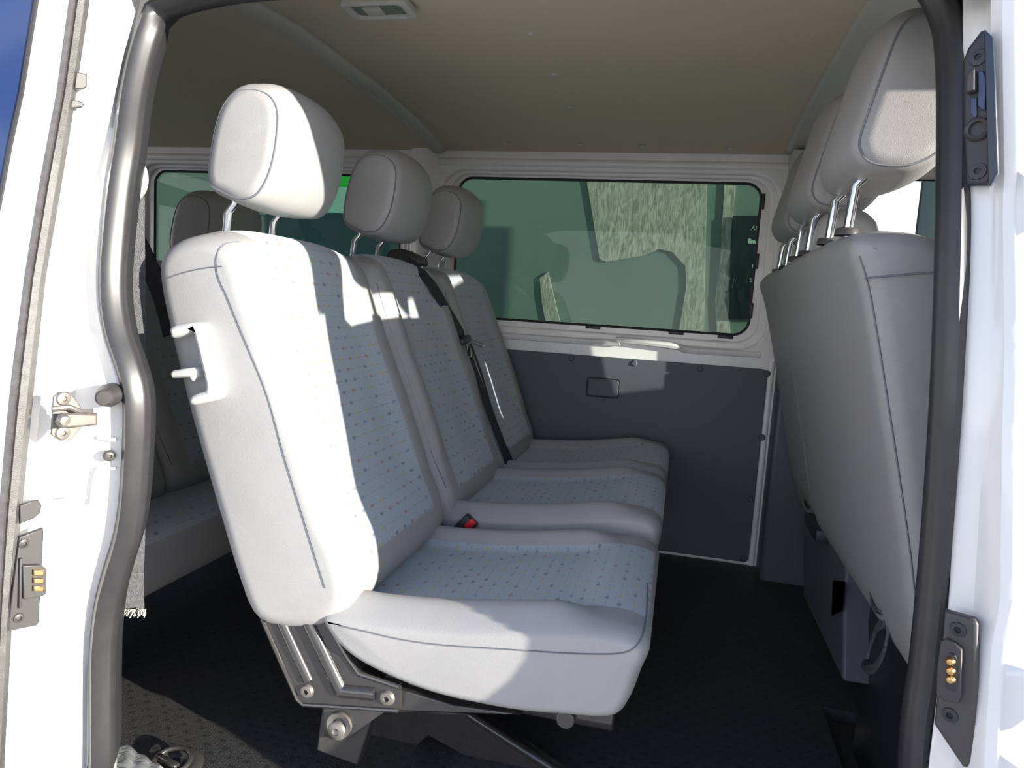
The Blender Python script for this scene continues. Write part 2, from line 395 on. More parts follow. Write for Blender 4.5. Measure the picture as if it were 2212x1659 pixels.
# dark lower panel with screws and ashtray lid
mb = MB(); mb.plate(rrect(-.95, .278, .010, .655, .018), .006, XZat(YW-.010), bev=.002)
panel = struct(mb.build('trim_7', PANEL), 'dark grey lower side panel under the window')
for px, py in ((1234, 773), (1370, 785), (1512, 797), (1657, 807), (1646, 945), (1621, 1078), (1606, 1208)):
    p = at(px, py, YW-.010); M = Matrix.Translation(p) @ Matrix.Rotation(pi/2, 4, 'X')
    c = MB(); c.lathe([(0, .0035), (.003, .0045), (.007, .0045), (.010, .002), (.011, 0)], M, 14); c.build('screw', PANEL, panel)
x0, z1 = pxz(1272, 816); x1, z0 = pxz(1335, 858)
mb = MB(); mb.plate(rrect(x0, x1, z0, z1, .008), .006, XZat(YW-.016), bev=.003); mb.tube([(a, YW-.0105, b) for a, b in rrect(x0-.003, x1+.003, z0-.003, z1+.003, .009)], .0018, 6, m=1, closed=True)
tag(mb.build('ashtray_lid', [PANEL, BLK]), 'small rounded rectangular grey cover set into the dark side panel', 'cover')

# ---- rear and front ends of the shell
mb = MB(); mb.plate([(.05, -.1), (1.6, -.1), (1.6, 1.34), (.1, 1.26)], .03, Matrix(((0, 0, 1, -2.62), (1, 0, 0, 0), (0, 1, 0, 0), (0, 0, 0, 1))), [rrect(.3, 1.35, .75, 1.2, .06)])
struct(mb.build('wall_rear', BLUEP), 'rear end of the cabin')
mb = MB(); mb.box((2.05, .76, .38), (.06, 1.6, 1.0)); mb.box((1.85, .76, .90), (.42, 1.56, .05), bev=.02)
struct(mb.build('wall_front', BLK), 'dashboard and bulkhead')
mb = MB(); mb.grid([[(1.55, .14, 1.27), (1.55, .8, 1.40), (1.55, 1.5, 1.30)], [(2.1, .02, .89), (2.14, .8, .91), (2.1, 1.55, .89)]])
w = struct(mb.build('window_4', GCLEAR, solid=.004), 'windshield')
for y in (.11, 1.55):
    c = MB(); c.tube([(1.48, y, 1.27), (2.1, y-.05 if y < 1 else y, .87)], .035, 8); c.build('window_pillar', WHITE, w)

# ---- near body side: door opening edge, skins, header
LS = [(350, 18), (325, 55), (303, 120), (284, 210), (272, 310), (258, 400), (247, 500), (240, 600), (243, 665), (254, 725), (276, 790), (291, 850), (293, 920), (290, 990), (284, 1080), (272, 1160), (248, 1240), (230, 1310), (220, 1400), (218, 1500), (216, 1659)]
RS = [(1975, 1659), (1998, 1450), (2018, 1250), (2034, 1050), (2046, 850), (2054, 650), (2058, 450), (2060, 250), (2056, 110), (2042, 30)]
lw = [atf(px, py, y_seal) for px, py in LS]; rw = [atf(px, py, y_seal) for px, py in RS]
zt = 1.252
top = [Vector((.240, y_seal(1.22), 1.222)), Vector((.19, y_seal(zt), zt)), Vector((-.1, y_seal(zt), zt)), Vector((-.45, y_seal(zt), zt)), Vector((-.68, y_seal(zt), zt-.004))]
bot = [Vector((-.84, .0, .00)), Vector((-.80, 0, -.045)), Vector((-.6, 0, -.055)), Vector((0, 0, -.055)), Vector((.3, 0, -.05)), Vector((.335, 0, .02))]
loop = lw + bot + rw + top
path = spline(loop, 5, closed=True)
path, _L = resample(path, 360)
def seal_sweep(path, prof, axis_in):
    """rows of the section along the closed opening edge; section coords (a: into opening, b: towards viewer)"""
    n = len(path); c = sum(path, Vector())/n; rows = []
    for i, p in enumerate(path):
        t = (path[(i+1) % n]-path[(i-2) % n]+path[(i+2) % n]-path[(i-1) % n]).normalized()
        b = Vector((0, -1, 0)); b = (b-t*b.dot(t)).normalized(); a = t.cross(b)
        if a.dot(c-p) < 0: a = -a
        rows.append([p+a*u+b*v for u, v in prof])
    rows.append(rows[0]); return rows
sec = [(.021, -.014), (.022, -.006), (.018, .000), (.014, .004), (.009, .012), (.001, .016), (-.007, .013), (-.011, .007), (-.014, .006), (-.019, .003), (-.021, -.004), (-.019, -.014)]
sec = [(a*.84-.004, b) for a, b in sec]
mb = MB(); mb.grid(seal_sweep(path, sec, None), closed=True)
tag(mb.build('door_seal', SEAL, ang=50), 'continuous grey-black rubber seal running round the sliding door opening', 'door seal')
# inner lip (dark lining edge behind the seal)
mb = MB(); mb.grid(seal_sweep(path, [(.008, -.012), (.003, -.03), (-.012, -.055), (-.022, -.055), (-.012, -.012)], None), closed=True)
struct(mb.build('trim_8', BLK), 'black inner edge of the door opening')

def col_at(side, z):
    """x of the seal centre line at height z on one side of the opening"""
    P = lw if side < 0 else rw
    P = sorted([(p.z, p.x) for p in P]); return lerp_tab(P, z)
# C pillar side (left): seal edge -> jamb -> outer skin
ZS = [-.25+1.54*k/60 for k in range(61)]
rows = []
for z in ZS:
    sxx = col_at(-1, min(z, 1.16)); ye = y_out(z); ysl = y_seal(z)
    xe = lerp_tab([(0, -.852), (.35, -.85), (.55, -.845), (.75, -.85), (1.0, -.848), (1.2, -.835)], z)
    yj = ysl+.012
    rows.append([(sxx-.010, yj+.03, z), (sxx-.008, yj, z), (sxx-.016, yj-.003, z), (sxx-.026, yj-.012, z), (xe, (yj+ye)/2+.01, z), (xe-.012, ye+.025, z), (xe-.018, ye+.006, z), (xe-.03, ye, z), (-1.3, ye, z), (-2.6, ye+.02, z)])
mb = MB(); mb.grid(rows)
wn = struct(mb.build('wall_near', WHITE, ang=35, solid=.004), 'white painted rear pillar of the door opening')
# crease and recess edges on the jamb
c = MB(); c.tube([at(100, 1083, -.05), at(188, 1075, -.05)], .0014, 5); c.tube([at(213, 945, -.01), at(248, 950, -.01)], .003, 6)
c.tube(spline([at(205, 1090, -.02), at(210, 1020, -.015), at(222, 1011, -.01), at(248, 1012, -.01)], 4), .0022, 6); c.build('jamb_crease', WHITE, wn)
# B pillar side (right)
RE = [(2172, -60), (2172, 100), (2176, 400), (2176, 700), (2171, 950), (2168, 1180), (2168, 1300), (2148, 1400), (2142, 1500), (2134, 1659)]
RR = [(2118, -60), (2120, 200), (2122, 500), (2114, 800), (2104, 1050), (2090, 1300), (2066, 1500), (2046, 1659)]
ex = sorted([(p.z, p.x) for p in [atf(a, b, lambda z: y_out(z)+.004) for a, b in RE]])
rx = sorted([(p.z, p.x) for p in [atf(a, b, lambda z: (y_seal(z)*.6+y_out(z)*.4)) for a, b in RR]])
rows = []
for z in ZS:
    s_ = col_at(1, min(z, 1.15)); ye = y_out(z); yj = y_seal(z)+.012; xr = lerp_tab(rx, z); xe = lerp_tab(ex, z); ym = y_seal(z)*.6+y_out(z)*.4
    rows.append([(s_+.012, yj+.03, z), (s_+.010, yj, z), (s_+.018, yj-.004, z), (xr-.012, ym+.012, z), (xr-.006, ym+.003, z), (xr, ym, z), (xr+.006, ym-.004, z), (xe-.008, ye+.014, z), (xe-.002, ye+.004, z), (xe+.006, ye, z), (xe+.03, ye-.002, z)])
mb = MB(); mb.grid(rows)
struct(mb.build('wall_right', WHITE, ang=30, solid=.004), 'white painted front pillar of the door opening')
# front passenger door skin with its window
XS = [.0, .05, .12, .22, .35, .6, .9, 1.12, 1.2, 1.6, 1.8]
mb = MB(); vs = {}
ZF = [-.25, 0, .2, .40, .46, .467, .473, .48, .6, .7, .80, .90, 1.0, 1.05, 1.12, 1.215, 1.24, 1.27]
for i, z in enumerate(ZF):
    xe = lerp_tab(ex, z)+.008
    for j, dx in enumerate(XS):
        yy = y_out(z)+.010-(.006 if z in (.46, .467, .473) else 0)+max(0, dx-1.2)*.08
        vs[i, j] = len(mb.v); mb.v.append((xe+dx, yy, z))
for i in range(len(ZF)-1):
    for j in range(len(XS)-1):
        if ZF[i] >= 1.0 and ZF[i+1] <= 1.22 and 2 <= j <= 7: continue
        if ZF[i] >= 1.0 and j >= 8: continue
        mb.f.append((vs[i, j], vs[i, j+1], vs[i+1, j+1], vs[i+1, j])); mb.m.append(0)
struct(mb.build('door_1', WHITE, ang=30, solid=.02), 'white front passenger door')
# roof header over the opening
mb = MB(); rows = []
for x in [-2.6, -1.5, -.9, -.4, 0, .3, .8, 1.5]:
    rows.append([(x, .145, 1.262), (x, .10, 1.266), (x, .035, 1.258), (x, .022, 1.264), (x, .022, 1.28), (x, .06, 1.30), (x, .12, 1.32), (x, .25, 1.37)])
mb.grid(rows)
mb.plate([(-.10, 1.28), (-.05, 1.238), (.05, 1.204), (.15, 1.184), (.24, 1.172), (.30, 1.165), (.36, 1.28)], .012, XZat(.018))  # added corner plate, out of view, shades the near headrest
struct(mb.build('trim_9', WHITE, solid=.004), 'white roof rail above the door opening, with an added corner plate for shade')
# rocker below opening
mb = MB(); mb.box((-.25, -.09, -.16), (1.25, .16, .14), bev=.01); struct(mb.build('baseboard_near', WHITE), 'white door sill')

# ================================================================== seats
def soft(prof, y0, y1, r, N=110, nr=7, mid=10, bulge=.004, front=None, bol=.0, top=0., topz=.1, crown=0., side_m=0, fab=None, name='', fab_in=.07, rd=None, out=.28):
    rd = rd or r
    """a padded block: closed side profile (x,z) swept across y with rounded ends.
    front=(j0,j1) profile fraction range which carries the fabric insert and the bolsters"""
    P = spline([(a, 0, b) for a, b in prof], 8, closed=True); P, L = resample(P, N)
    n = []
    for i in range(N):
        t = (P[(i+1) % N]-P[i-1]).normalized(); n.append(Vector((-t.z, 0, t.x)))
    area = sum(P[i].x*P[(i+1) % N].z-P[(i+1) % N].x*P[i].z for i in range(N))
    if area < 0: n = [-v for v in n]             # inward normals
    P = [p-q*out*rd for p, q in zip(P, n)]
    c = sum(P, Vector())/N; zmax = max(p.z for p in P); zmin = min(p.z for p in P)
    yy = []
    for k in range(nr+1):
        a = pi/2*k/nr; yy.append((y0+r*(1-sin(a)), rd*(1-cos(a))))
    ins = [(y, d) for y, d in yy][::-1]
    ins = sorted(ins)
    rings = [(y, d) for y, d in ins]
    for k in range(1, mid): rings.append((y0+r+(y1-y0-2*r)*k/mid, 0))
    rings += [(y0+y1-y, d) for y, d in ins[::-1]]
    yc = (y0+y1)/2; hw = (y1-y0)/2; rows = []; uvs = []; info = []
    for y, d in rings:
        s = abs(y-yc)/hw; row = []; uv = []
        for i in range(N):
            p = P[i]+n[i]*d
            if top:
                k = max(0, min(1, (p.z-(zmax-topz))/topz)); p = p+Vector((0, 0, -top*k*k*s**4))
            if crown:
                p = p - n[i]*crown*(1-s*s)*(.35+.65*abs(n[i].x))
            if front and bol:
                f = i/N
                if front[0] < f < front[1]:
                    w = min(1, (f-front[0])/.05, (front[1]-f)/.10); e_ = hw-abs(y-yc)
                    t1 = max(0, min(1, e_/.05)); t2 = max(0, min(1, (e_-.052)/.045)); g = t1*t1*(3-2*t1) - 1.75*t2*t2*(3-2*t2)
                    p = p - n[i]*bol*w*g
            row.append(Vector((p.x, y, p.z))); uv.append((y-y0, L*i/N))
        rows.append(row); uvs.append(uv)
    allr = rows; alluv = uvs; k0 = 0; c1 = []
    ry = [y0]*k0+[y for y, _ in rings]+[y1]*len(c1)
    def mf(i, j):
        f = (j+.5)/N
        if fab and fab[0] < f < fab[1]:
            ym = (ry[i]+ry[i+1])/2
            fi = fab_in(P[j].x) if callable(fab_in) else fab_in
            if y0+fi < ym < y1-fi: return 1
        return side_m
    return allr, alluv, mf, P, n, rings
def seam_along(mb, P, n, y, j0, j1, off=.0005, m=2, r=.0013, dn=0., top=None):
    N = len(P); pts = []
    a, b = int(j0*N), int(j1*N)
    for i in range(a, b+1):
        q = P[i % N]+n[i % N]*(dn)-n[i % N]*off; pts.append((q.x, y, q.z))
    mb.tube(pts, r, 5, m=m)

def frac_of(P, x, z):
    return min(range(len(P)), key=lambda i: (P[i].x-x)**2+(P[i].z-z)**2)/len(P)

# second-row profiles (x,z), listed from the bottom rear corner, up the front, over the top, down the back
BACK = [(-.585, .294), (-.54, .300), (-.50, .316), (-.474, .345), (-.484, .40), (-.520, .470), (-.566, .585), (-.618, .705), (-.655, .800), (-.672, .850), (-.690, .880), (-.730, .893),
        (-.768, .884), (-.792, .855), (-.795, .82), (-.780, .755), (-.737, .612), (-.680, .45), (-.645, .355), (-.618, .302)]
CUSHN = [(-.055, .237), (-.034, .26), (-.020, .31), (-.012, .335), (-.016, .353), (-.045, .364), (-.10, .362), (-.18, .350), (-.30, .332), (-.42, .322), (-.49, .322),
        (-.505, .308), (-.48, .275), (-.440, .25), (-.37, .230), (-.30, .220), (-.20, .219), (-.13, .226)]
CUSH = [(-.055, .237), (-.034, .26), (-.020, .31), (-.012, .35), (-.016, .378), (-.045, .392), (-.10, .392), (-.18, .378), (-.30, .360), (-.42, .350), (-.485, .345),
        (-.497, .325), (-.475, .285), (-.440, .25), (-.37, .230), (-.30, .220), (-.20, .219), (-.13, .226)]
HEADR0 = [(-.765, .966), (-.735, .956), (-.705, .962), (-.684, .992), (-.672, 1.035), (-.668, 1.09), (-.678, 1.122), (-.700, 1.140), (-.728, 1.143), (-.750, 1.130), (-.768, 1.10), (-.782, 1.05), (-.789, 1.0), (-.783, .975)]

HEADR = [(x*.962, .818+(z-.813)*.955) for x, z in HEADR0]
from mathutils.bvhtree import BVHTree
def spl2(pts, n=6): return [(v.x, v.y) for v in spline([(a, b, 0) for a, b in pts], n)]
def bvh(*obs):
    v = []; f = []
    for o in obs:
        b = len(v); v += [q.co.copy() for q in o.data.vertices]; f += [[i+b for i in p.vertices] for p in o.data.polygons]
    return BVHTree.FromPolygons(v, f)
def surf(tr, px, py, off=.002):
    d = ray(px, py).normalized(); h = tr.ray_cast(CAMP, d)
    if h[0] is None: return None
    n = h[1] if h[1].dot(d) < 0 else -h[1]
    return h[0]+n*off

def backrest(y0, y1, parent, prof=BACK, seam=True, near=False, mats=None, fab=True, name='backrest'):
    al, uv, mf, P, n, rings = soft(prof, y0, y1, .032, out=.52, bol=.014 if fab else .004, front=(.14, .50), top=.035, topz=.10, fab=(.115, .535) if fab else None, fab_in=.075)
    mb = MB(); mb.grid(al, closed=True, uvs=uv, mf=mf)
    for yy in (y0+.012, y1-.012) if seam else ():
        if not near or yy > (y0+y1)/2: seam_along(mb, P, n, yy, .13, .46, dn=.0072)
    ob = mb.build(name, mats or [VIN, FAB, SEAM], parent, ang=60, weld=1e-6)
    if near:
        tr = bvh(ob)
        q = [surf(tr, px, py, .0006) for px, py in spl2([(362, 601), (385, 592), (420, 583), (450, 578), (480, 575)])]
        c = MB(); c.tube([v for v in q if v], .0012, 5); c.build('stitching', SEAM, ob)
        q = [surf(tr, px, py, .0006) for px, py in spl2([(515, 523), (491, 526), (474, 540), (469, 564), (474, 600), (491, 638), (508, 680), (542, 763), (579, 857), (615, 984), (648, 1090), (682, 1200), (704, 1270)])]
        c = MB(); c.tube([v for v in q if v], .0012, 5); c.build('seam', SEAM, ob)
    return ob, P, n
def cushion(y0, y1, parent, prof=CUSH, mats=None, two=False, near=False, dxf=0):
    al, uv, mf, P, n, rings = soft(prof, y0, y1, .042, rd=.021, bol=.018 if near else .014, front=(.18, .62), fab=(.115, .60), fab_in=.082, mid=40)
    if two:
        def mf(i, j, mf0=mf):
            return mf0(i, j)
    mb = MB(); mb.grid(al, closed=True, uvs=[[(b, a) for a, b in r] for r in uv] if False else uv, mf=mf)
    # side stitch
    ob = mb.build('seat_cushion', mats or [VIN, FAB, SEAM], parent, ang=60, weld=1e-6)
    if near:
        tr = bvh(ob); q = [surf(tr, px, py, .0006) for px, py in spl2([(735, 1352), (790, 1364), (870, 1382), (960, 1394), (1070, 1401), (1160, 1407), (1250, 1412), (1330, 1412), (1366, 1402), (1386, 1376), (1396, 1330), (1399, 1260)])]
        c = MB(); c.tube([v for v in q if v], .0012, 5); c.build('stitching', SEAM, ob)
    return ob, P, n
def headrest(y0, y1, parent, prof=HEADR, mats=None, post_x=-.752, zt=.975, zb=.885, lean=-.008, zfb=0):
    al, uv, mf, P, n, rings = soft(prof, y0, y1, .020, top=.018, topz=.09, crown=.018, mid=16, N=80, nr=8)
    mb = MB(); mb.grid(al, closed=True, uvs=uv)
    N = len(P)
    for yy in (y0+.006,):
        s = abs(yy-(y0+y1)/2)/((y1-y0)/2); zmax = max(p.z for p in P); pts = []
        for i in range(N):
            d = .0053-.018*(1-s*s)*(.35+.65*abs(n[i].x)); q = P[i]+n[i]*d
            k = max(0, min(1, (q.z-(zmax-.09))/.09)); pts.append((q.x, yy, q.z-.02*k*k*s**4))
        mb.tube(pts, .0016, 5, m=1, closed=True)
    h = mb.build('headrest', mats or [VIN, SEAM], parent, ang=60, weld=1e-6)
    yc = (y0+y1)/2
    for dy in (-.068, .068):
        c = MB(); c.tube([(post_x+.012, yc+dy, zt), (post_x+.010, yc+dy, zt-.025), (post_x+lean*.4, yc+dy, zt-.04), (post_x+lean, yc+dy, zb)], .0066, 12)
        c.build('headrest_post', CHR, h)
        c = MB(); c.lathe([(.008, .0), (.014, .002), (.016, 0), (.017, -.008)], Matrix.Translation((post_x+lean, yc+dy, zb+.010)), 14); c.build('post_collar', GPL, h)
    return h

# ---- near single seat
YN0, YN1 = .10, .56
S1 = root('passenger_seat', (-.4, .33, 0), 'separate single grey seat nearest the open door, partly in bright sun', 'seat', 'seats of the middle row')
b1, BP, BN = backrest(YN0, YN1, S1, near=True)
cushion(YN0, YN1, S1, prof=CUSHN, near=True)
headrest(.16, .392, S1)
# ---- grip handle at the back edge
g = MB(); yg = YN0-.006
def slab(mb, pts, dy, m=0):
    n = len(pts); a = [Vector(p) for p in pts]; b = [p+Vector((0, dy, 0)) for p in a]
    mb.add(a+b, [tuple(range(n-1, -1, -1)), tuple(range(n, 2*n))]+[(i, (i+1) % n, n+(i+1) % n, n+i) for i in range(n)], m)
gm = XZat(yg-.018)
g.plate([(p.x, p.z) for p in [at(a, b, yg-.018) for a, b in spl2([(364, 716), (368, 705), (395, 699), (424, 696), (434, 706), (448, 760), (466, 830), (470, 850), (462, 864), (430, 874), (412, 876), (406, 866), (414, 853), (436, 846), (443, 836), (430, 780), (416, 722), (408, 718), (376, 731), (367, 728)], 2)]], .04, gm, bev=.006)
slab(g, [at(px, py, yg+.012) for px, py in ((398, 728), (414, 722), (444, 838), (426, 852), (416, 815))], .02)
gh = g.build('grip_handle', GRIP, S1, ang=50)
l = MB(); slab(l, [at(px, py, yg-.012) for px, py in ((366, 806), (372, 800), (420, 793), (427, 798), (427, 812), (414, 826), (408, 816), (370, 818))], .03)
l.build('release_lever', GRIP, gh, bevel=.003)
# ---- black steel side frame
yf = .118
f = MB(); slab(f, [at(px, py, yf) for px, py in ((562, 1325), (575, 1365), (604, 1420), (640, 1504), (652, 1520), (700, 1524), (862, 1536), (862, 1480), (826, 1474), (778, 1455), (742, 1400), (715, 1325))], .012)
for a, b, r in (((606, 1335), (668, 1468), .0105), ((664, 1335), (738, 1490), .0125)):
    f.tube([at(*a, yf+.004), at(*b, yf+.004)], r, 10)
f.tube([at(738, 1490, yf+.004), at(812, 1497, yf+.004)], .0125, 10)
f.tube([at(700, 1335, yf), at(745, 1412, yf), at(775, 1455, yf), at(862, 1484, yf)], .004, 8)
f.tube([at(565, 1335, yf), at(604, 1424, yf), at(642, 1510, yf), at(655, 1522, yf), at(860, 1535, yf)], .0035, 8)
f.build('side_frame', BMET, S1, ang=40)
f = MB(); slab(f, [at(px, py, yf+.015) for px, py in ((700, 1520), (770, 1524), (842, 1530), (735, 1604), (700, 1590))], .008)
f.build('pivot_bracket', BMET, S1)
f = MB(); slab(f, [at(px, py, yf+.03) for px, py in ((697, 1520), (810, 1530), (771, 1654), (683, 1622))], .03)
f.build('leg', GPL, S1, bevel=.003)
f = MB(); f.box((-.25, .20, .185), (.40, .03, .035), bev=.005); f.box((-.25, .47, .185), (.40, .03, .035), bev=.005)
f.tube([(-.45, .14, .195), (-.45, .54, .195)], .018, 10); f.tube([(-.12, .14, .20), (-.12, .54, .20)], .015, 10)
slab(f, [at(px, py, .13) for px, py in ((855, 1486), (980, 1524), (1130, 1545), (862, 1536))], .02)
f.build('cushion_frame', BMET, S1, bevel=.002)
f = MB()
slab(f, [at(px, py, .30) for px, py in ((800, 1530), (1010, 1540), (1255, 1700), (1120, 1700), (925, 1590), (845, 1659), (770, 1659))], .03)
f.tube([at(1010, 1541, .295), at(1255, 1702, .295)], .008, 8)
f.build('folding_strut', BMET, S1, bevel=.003)
def bolt(px, py, Y, r, parent, m=STEEL, name='bolt'):
    p = at(px, py, Y); M = Matrix.Translation(p) @ Matrix.Rotation(pi/2, 4, 'X')
    c = MB(); c.lathe([(0, .001), (r*.32, .001), (r*.36, .006), (r*.8, .005), (r, .0015), (r*1.02, -.002)], M, 20)
    c.lathe([(0, .002), (r*.30, .0022)], M, 6, m=1)
    return c.build(name, [m, BLK], parent)
bolt(664, 1492, yf, .0115, S1); bolt(837, 1507, yf, .0125, S1); bolt(728, 1578, yf+.014, .0165, S1)
mb = MB(); q = at(733, 1566, yf+.012); mb.lathe([(.012, 0), (.021, .003), (.021, -.003)], Matrix.Translation(q) @ Matrix.Rotation(pi/2, 4, 'X'), 20); mb.build('washer', STEEL, S1)

# ---- double seat
S2 = root('double_seat', (-.4, 1.04, 0), 'grey two-person bench beyond the single seat, against the far wall', 'seat', 'seats of the middle row')
YM0, YM1, YF0, YF1 = .585, 1.035, 1.045, 1.50
o1 = backrest(YM0, YM1, S2)[0]; o2 = backrest(YF0, YF1, S2)[0]
o3 = cushion(YM0, YM1+.005, S2)[0]; o4 = cushion(YF0-.005, YF1, S2)[0]
TR2 = bvh(o1, o2, o3, o4)
headrest(.63, .865, S2); headrest(1.10, 1.335, S2)
f = MB(); f.box((-.25, .66, .19), (.42, .03, .05), bev=.005); f.box((-.25, 1.4, .19), (.42, .03, .05), bev=.005)
f.tube([(-.45, .60, .20), (-.45, 1.48, .20)], .02, 10); f.tube([(-.12, .60, .20), (-.12, 1.48, .20)], .018, 10); f.build('cushion_frame', BMET, S2)
for x in (-.42, -.14):
    for y in (.68, 1.40):
        f = MB(); f.box((x, y, .085), (.05, .03, .17), bev=.005); f.box((x, y, .006), (.10, .06, .012), bev=.003); f.build('leg', BMET, S2)
for px, py in ((1245, 1582), (1298, 1590)): bolt(px, py, .55, .012, S2, GPL)
f = MB(); slab(f, [at(px, py, .56) for px, py in ((1130, 1530), (1345, 1535), (1390, 1590), (1370, 1640), (1215, 1650))], .02)
f.build('floor_bracket', BMET, S2, bevel=.003)

# ---- seat belt over the double seat
def xb(z, off=.006):                      # front face of the backrest at height z
    F = [(p.z, p.x) for p in BP if p.x > -.80 and BP.index(p) < len(BP)*.5]
    return lerp_tab(sorted(F), z)+off
T = root('seat_belt', (-.75, 1.04, .89), 'black three-point belt hanging across the double seat with its metal tongue', 'seat belt')
c = MB(); p = at(858, 548, 1.0); slab(c, [at(px, py, .98) for px, py in ((832, 560), (838, 540), (866, 536), (905, 556), (908, 572), (840, 572))], .07); c.build('belt_guide', GPL, T, bevel=.006)
FT = [(.30, -.45), (.345, -.474), (.40, -.484), (.47, -.520), (.585, -.566), (.705, -.618), (.80, -.655), (.85, -.672), (.88, -.69), (.90, -.72)]
def onprof(px, py, off):
    x = -.6
    for _ in range(12):
        q = atx(px, py, x); x = .5*x+.5*(lerp_tab(FT, q.z)+off)
    return atx(px, py, x)
c = MB(); ribbon(c, [onprof(a, b, .022) for a, b in spl2([(872, 562), (905, 584), (935, 620), (972, 680), (1003, 732)])], (.05, 1, .2), .042); c.build('webbing', WEB, T)
c = MB(); ribbon(c, [onprof(a, b, .026) for a, b in spl2([(1012, 745), (1032, 800), (1052, 870), (1077, 940), (1104, 1008)])], (.05, 1, .1), .046); c.build('webbing', WEB, T)
c = MB(); q = onprof(1004, 735, .032); c.box(q, (.018, .075, .020), rot=Euler((radians(8), 0, 0)).to_matrix(), bev=.006); tg = c.build('tongue', BLK, T)
c = MB(); a = onprof(1018, 735, .034); b = onprof(1044, 746, .040); c.tube([a+Vector((0, 0, .004)), b+Vector((0, 0, .004))], .0022, 6); c.tube([a-Vector((0, 0, .006)), b-Vector((0, 0, .006))], .0022, 6); c.tube([b+Vector((0, 0, .004)), b-Vector((0, 0, .006))], .0022, 6); c.build('tongue_plate', CHR, tg)
c = MB()
c.tube([onprof(a_, b_, .034) for a_, b_ in ((1008, 748), (1011, 772), (1018, 770), (1015, 747))], .0018, 6, closed=True)
c.build('belt_slot', CHR, tg)
# belt end opening in the seat gap
c = MB(); c.box(atx(1118, 1014, -.44), (.07, .05, .008), bev=.003); tag(c.build('belt_anchor', BLK), 'flat black belt end plate lying in the crease of the double seat', 'belt anchor')
# buckle with red button between the seats
T = root('belt_buckle', (-.42, .575, .33), 'black belt buckle with red button in the gap beside the single seat', 'belt buckle')
p = at(1014, 1126, .574); R = Euler((0, radians(-50), 0)).to_matrix()
c = MB(); c.box(p+Vector((-.012, 0, -.016)), (.058, .022, .034), rot=R, bev=.004); c.tube([p+Vector((-.02, 0, -.02)), (-.45, .573, .24)], .009, 8); c.build('buckle_body', BLK, T)
c = MB(); c.box(p+Vector((.004, -.006, -.004)), (.024, .013, .016), rot=R, bev=.003); c.build('release_button', RED, T)
c = MB(); ribbon(c, [atx(928, 1085, -.505), atx(945, 1130, -.47), atx(965, 1165, -.45)], (1, .2, .3), .02); tag(c.build('belt_strap', WEB), 'short black belt stalk standing in the gap between the single and double seat', 'belt')

# ---- third row bench
xr = -1.02
S3 = root('rear_bench', (-1.25, .8, 0), 'shaded grey rear bench seat half hidden behind the single seat', 'seat')
def shift(prof, dx, dz, sx=1, sz=1): return [(x*sx+dx, z*sz+dz) for x, z in prof]
C3 = shift(CUSH, -.985, -.07, 1.05, 1.0)
mb_mats = [VIN, FAB, SEAM]
cushion(.12, 1.48, S3, prof=C3, mats=mb_mats, dxf=-.985)
B3 = shift(BACK, -.72, -.035)
backrest(.12, .60, S3, prof=B3); backrest(.61, 1.05, S3, prof=B3); backrest(1.06, 1.49, S3, prof=B3)
H3 = shift(HEADR, -.60, -.075)
headrest(.81, 1.06, S3, prof=H3, post_x=-1.352, zt=.91, zb=.84, mats=[VIN, SEAM])
for y in (.2, 1.3):
    f = MB(); f.box((-1.2, y, .09), (.3, .05, .17), bev=.01); f.build('leg', BMET, S3)

# rear belts
c = MB()
T = root('rear_seat_belt', (-1.1, 1.45, 1.0), 'dark belt with a round guide hanging at the rear window behind the posts', 'seat belt')
ribbon(c, spline([at(520, 432, 1.40), at(536, 478, 1.40), at(548, 505, 1.40), at(570, 540, 1.40), at(590, 600, 1.40)], 4), (1, 0, .15), .045); c.build('webbing', WEB, T)
q = at(538, 482, 1.385); c = MB(); c.lathe([(0, -.012), (.030, -.012), (.036, -.006), (.036, .004), (0, .006)], Matrix.Translation(q) @ Matrix.Rotation(pi/2, 4, 'X'), 24); c.build('belt_guide', BLK, T)
c = MB(); c.tube([at(526, 491, 1.36), at(552, 486, 1.36)], .0022, 6); c.build('guide_bar', CHR, T)
c = MB(); ribbon(c, spline([at(285, 500, .62), at(315, 560, .62), at(350, 640, .62), at(372, 720, .60)], 4), (1, 0, .3), .05)
tag(c.build('shoulder_belt', WEB), 'dark belt slanting down behind the single seat backrest', 'seat belt')
# hanging webbing with frayed end next to the seal
T = root('hanging_strap', (-.85, .12, .9), 'wide grey webbing strap with frayed lower end hanging beside the left door seal', 'strap')
c = MB(); ctr = [at(px-14, py, .115) for px, py in ((278, 395), (284, 430), (284, 500), (286, 600), (288, 800), (290, 1000), (288, 1120), (286, 1200), (284, 1260), (286, 1318))]
ribbon(c, spline(ctr, 6), (.8, .6, 0), .056, .003); c.build('webbing', WEBG, T)
c = MB()
for k in range(60):
    u = random.random(); p = at(256+60*u, 1316, .112); q = p+Vector((random.uniform(-.004, .004), random.uniform(-.006, .004), -random.uniform(.004, .014)))
    c.tube([p, (p+q)/2+Vector((random.uniform(-.003, .003), 0, 0)), q], .0011, 4)
fz = c.build('frayed_fibres', mat('pale_fibre', (.6, .58, .5), .8), T); fz['kind'] = 'stuff'
c = MB(); p = at(283, 385, .10); c.lathe([(0, -.014), (.022, -.012), (.028, 0), (.022, .010)], Matrix.Translation(p) @ Matrix.Rotation(pi/2, 4, 'X') @ Matrix.Scale(1.4, 4, (0, 1, 0)), 20); c.build('anchor_cover', GRIP, T)

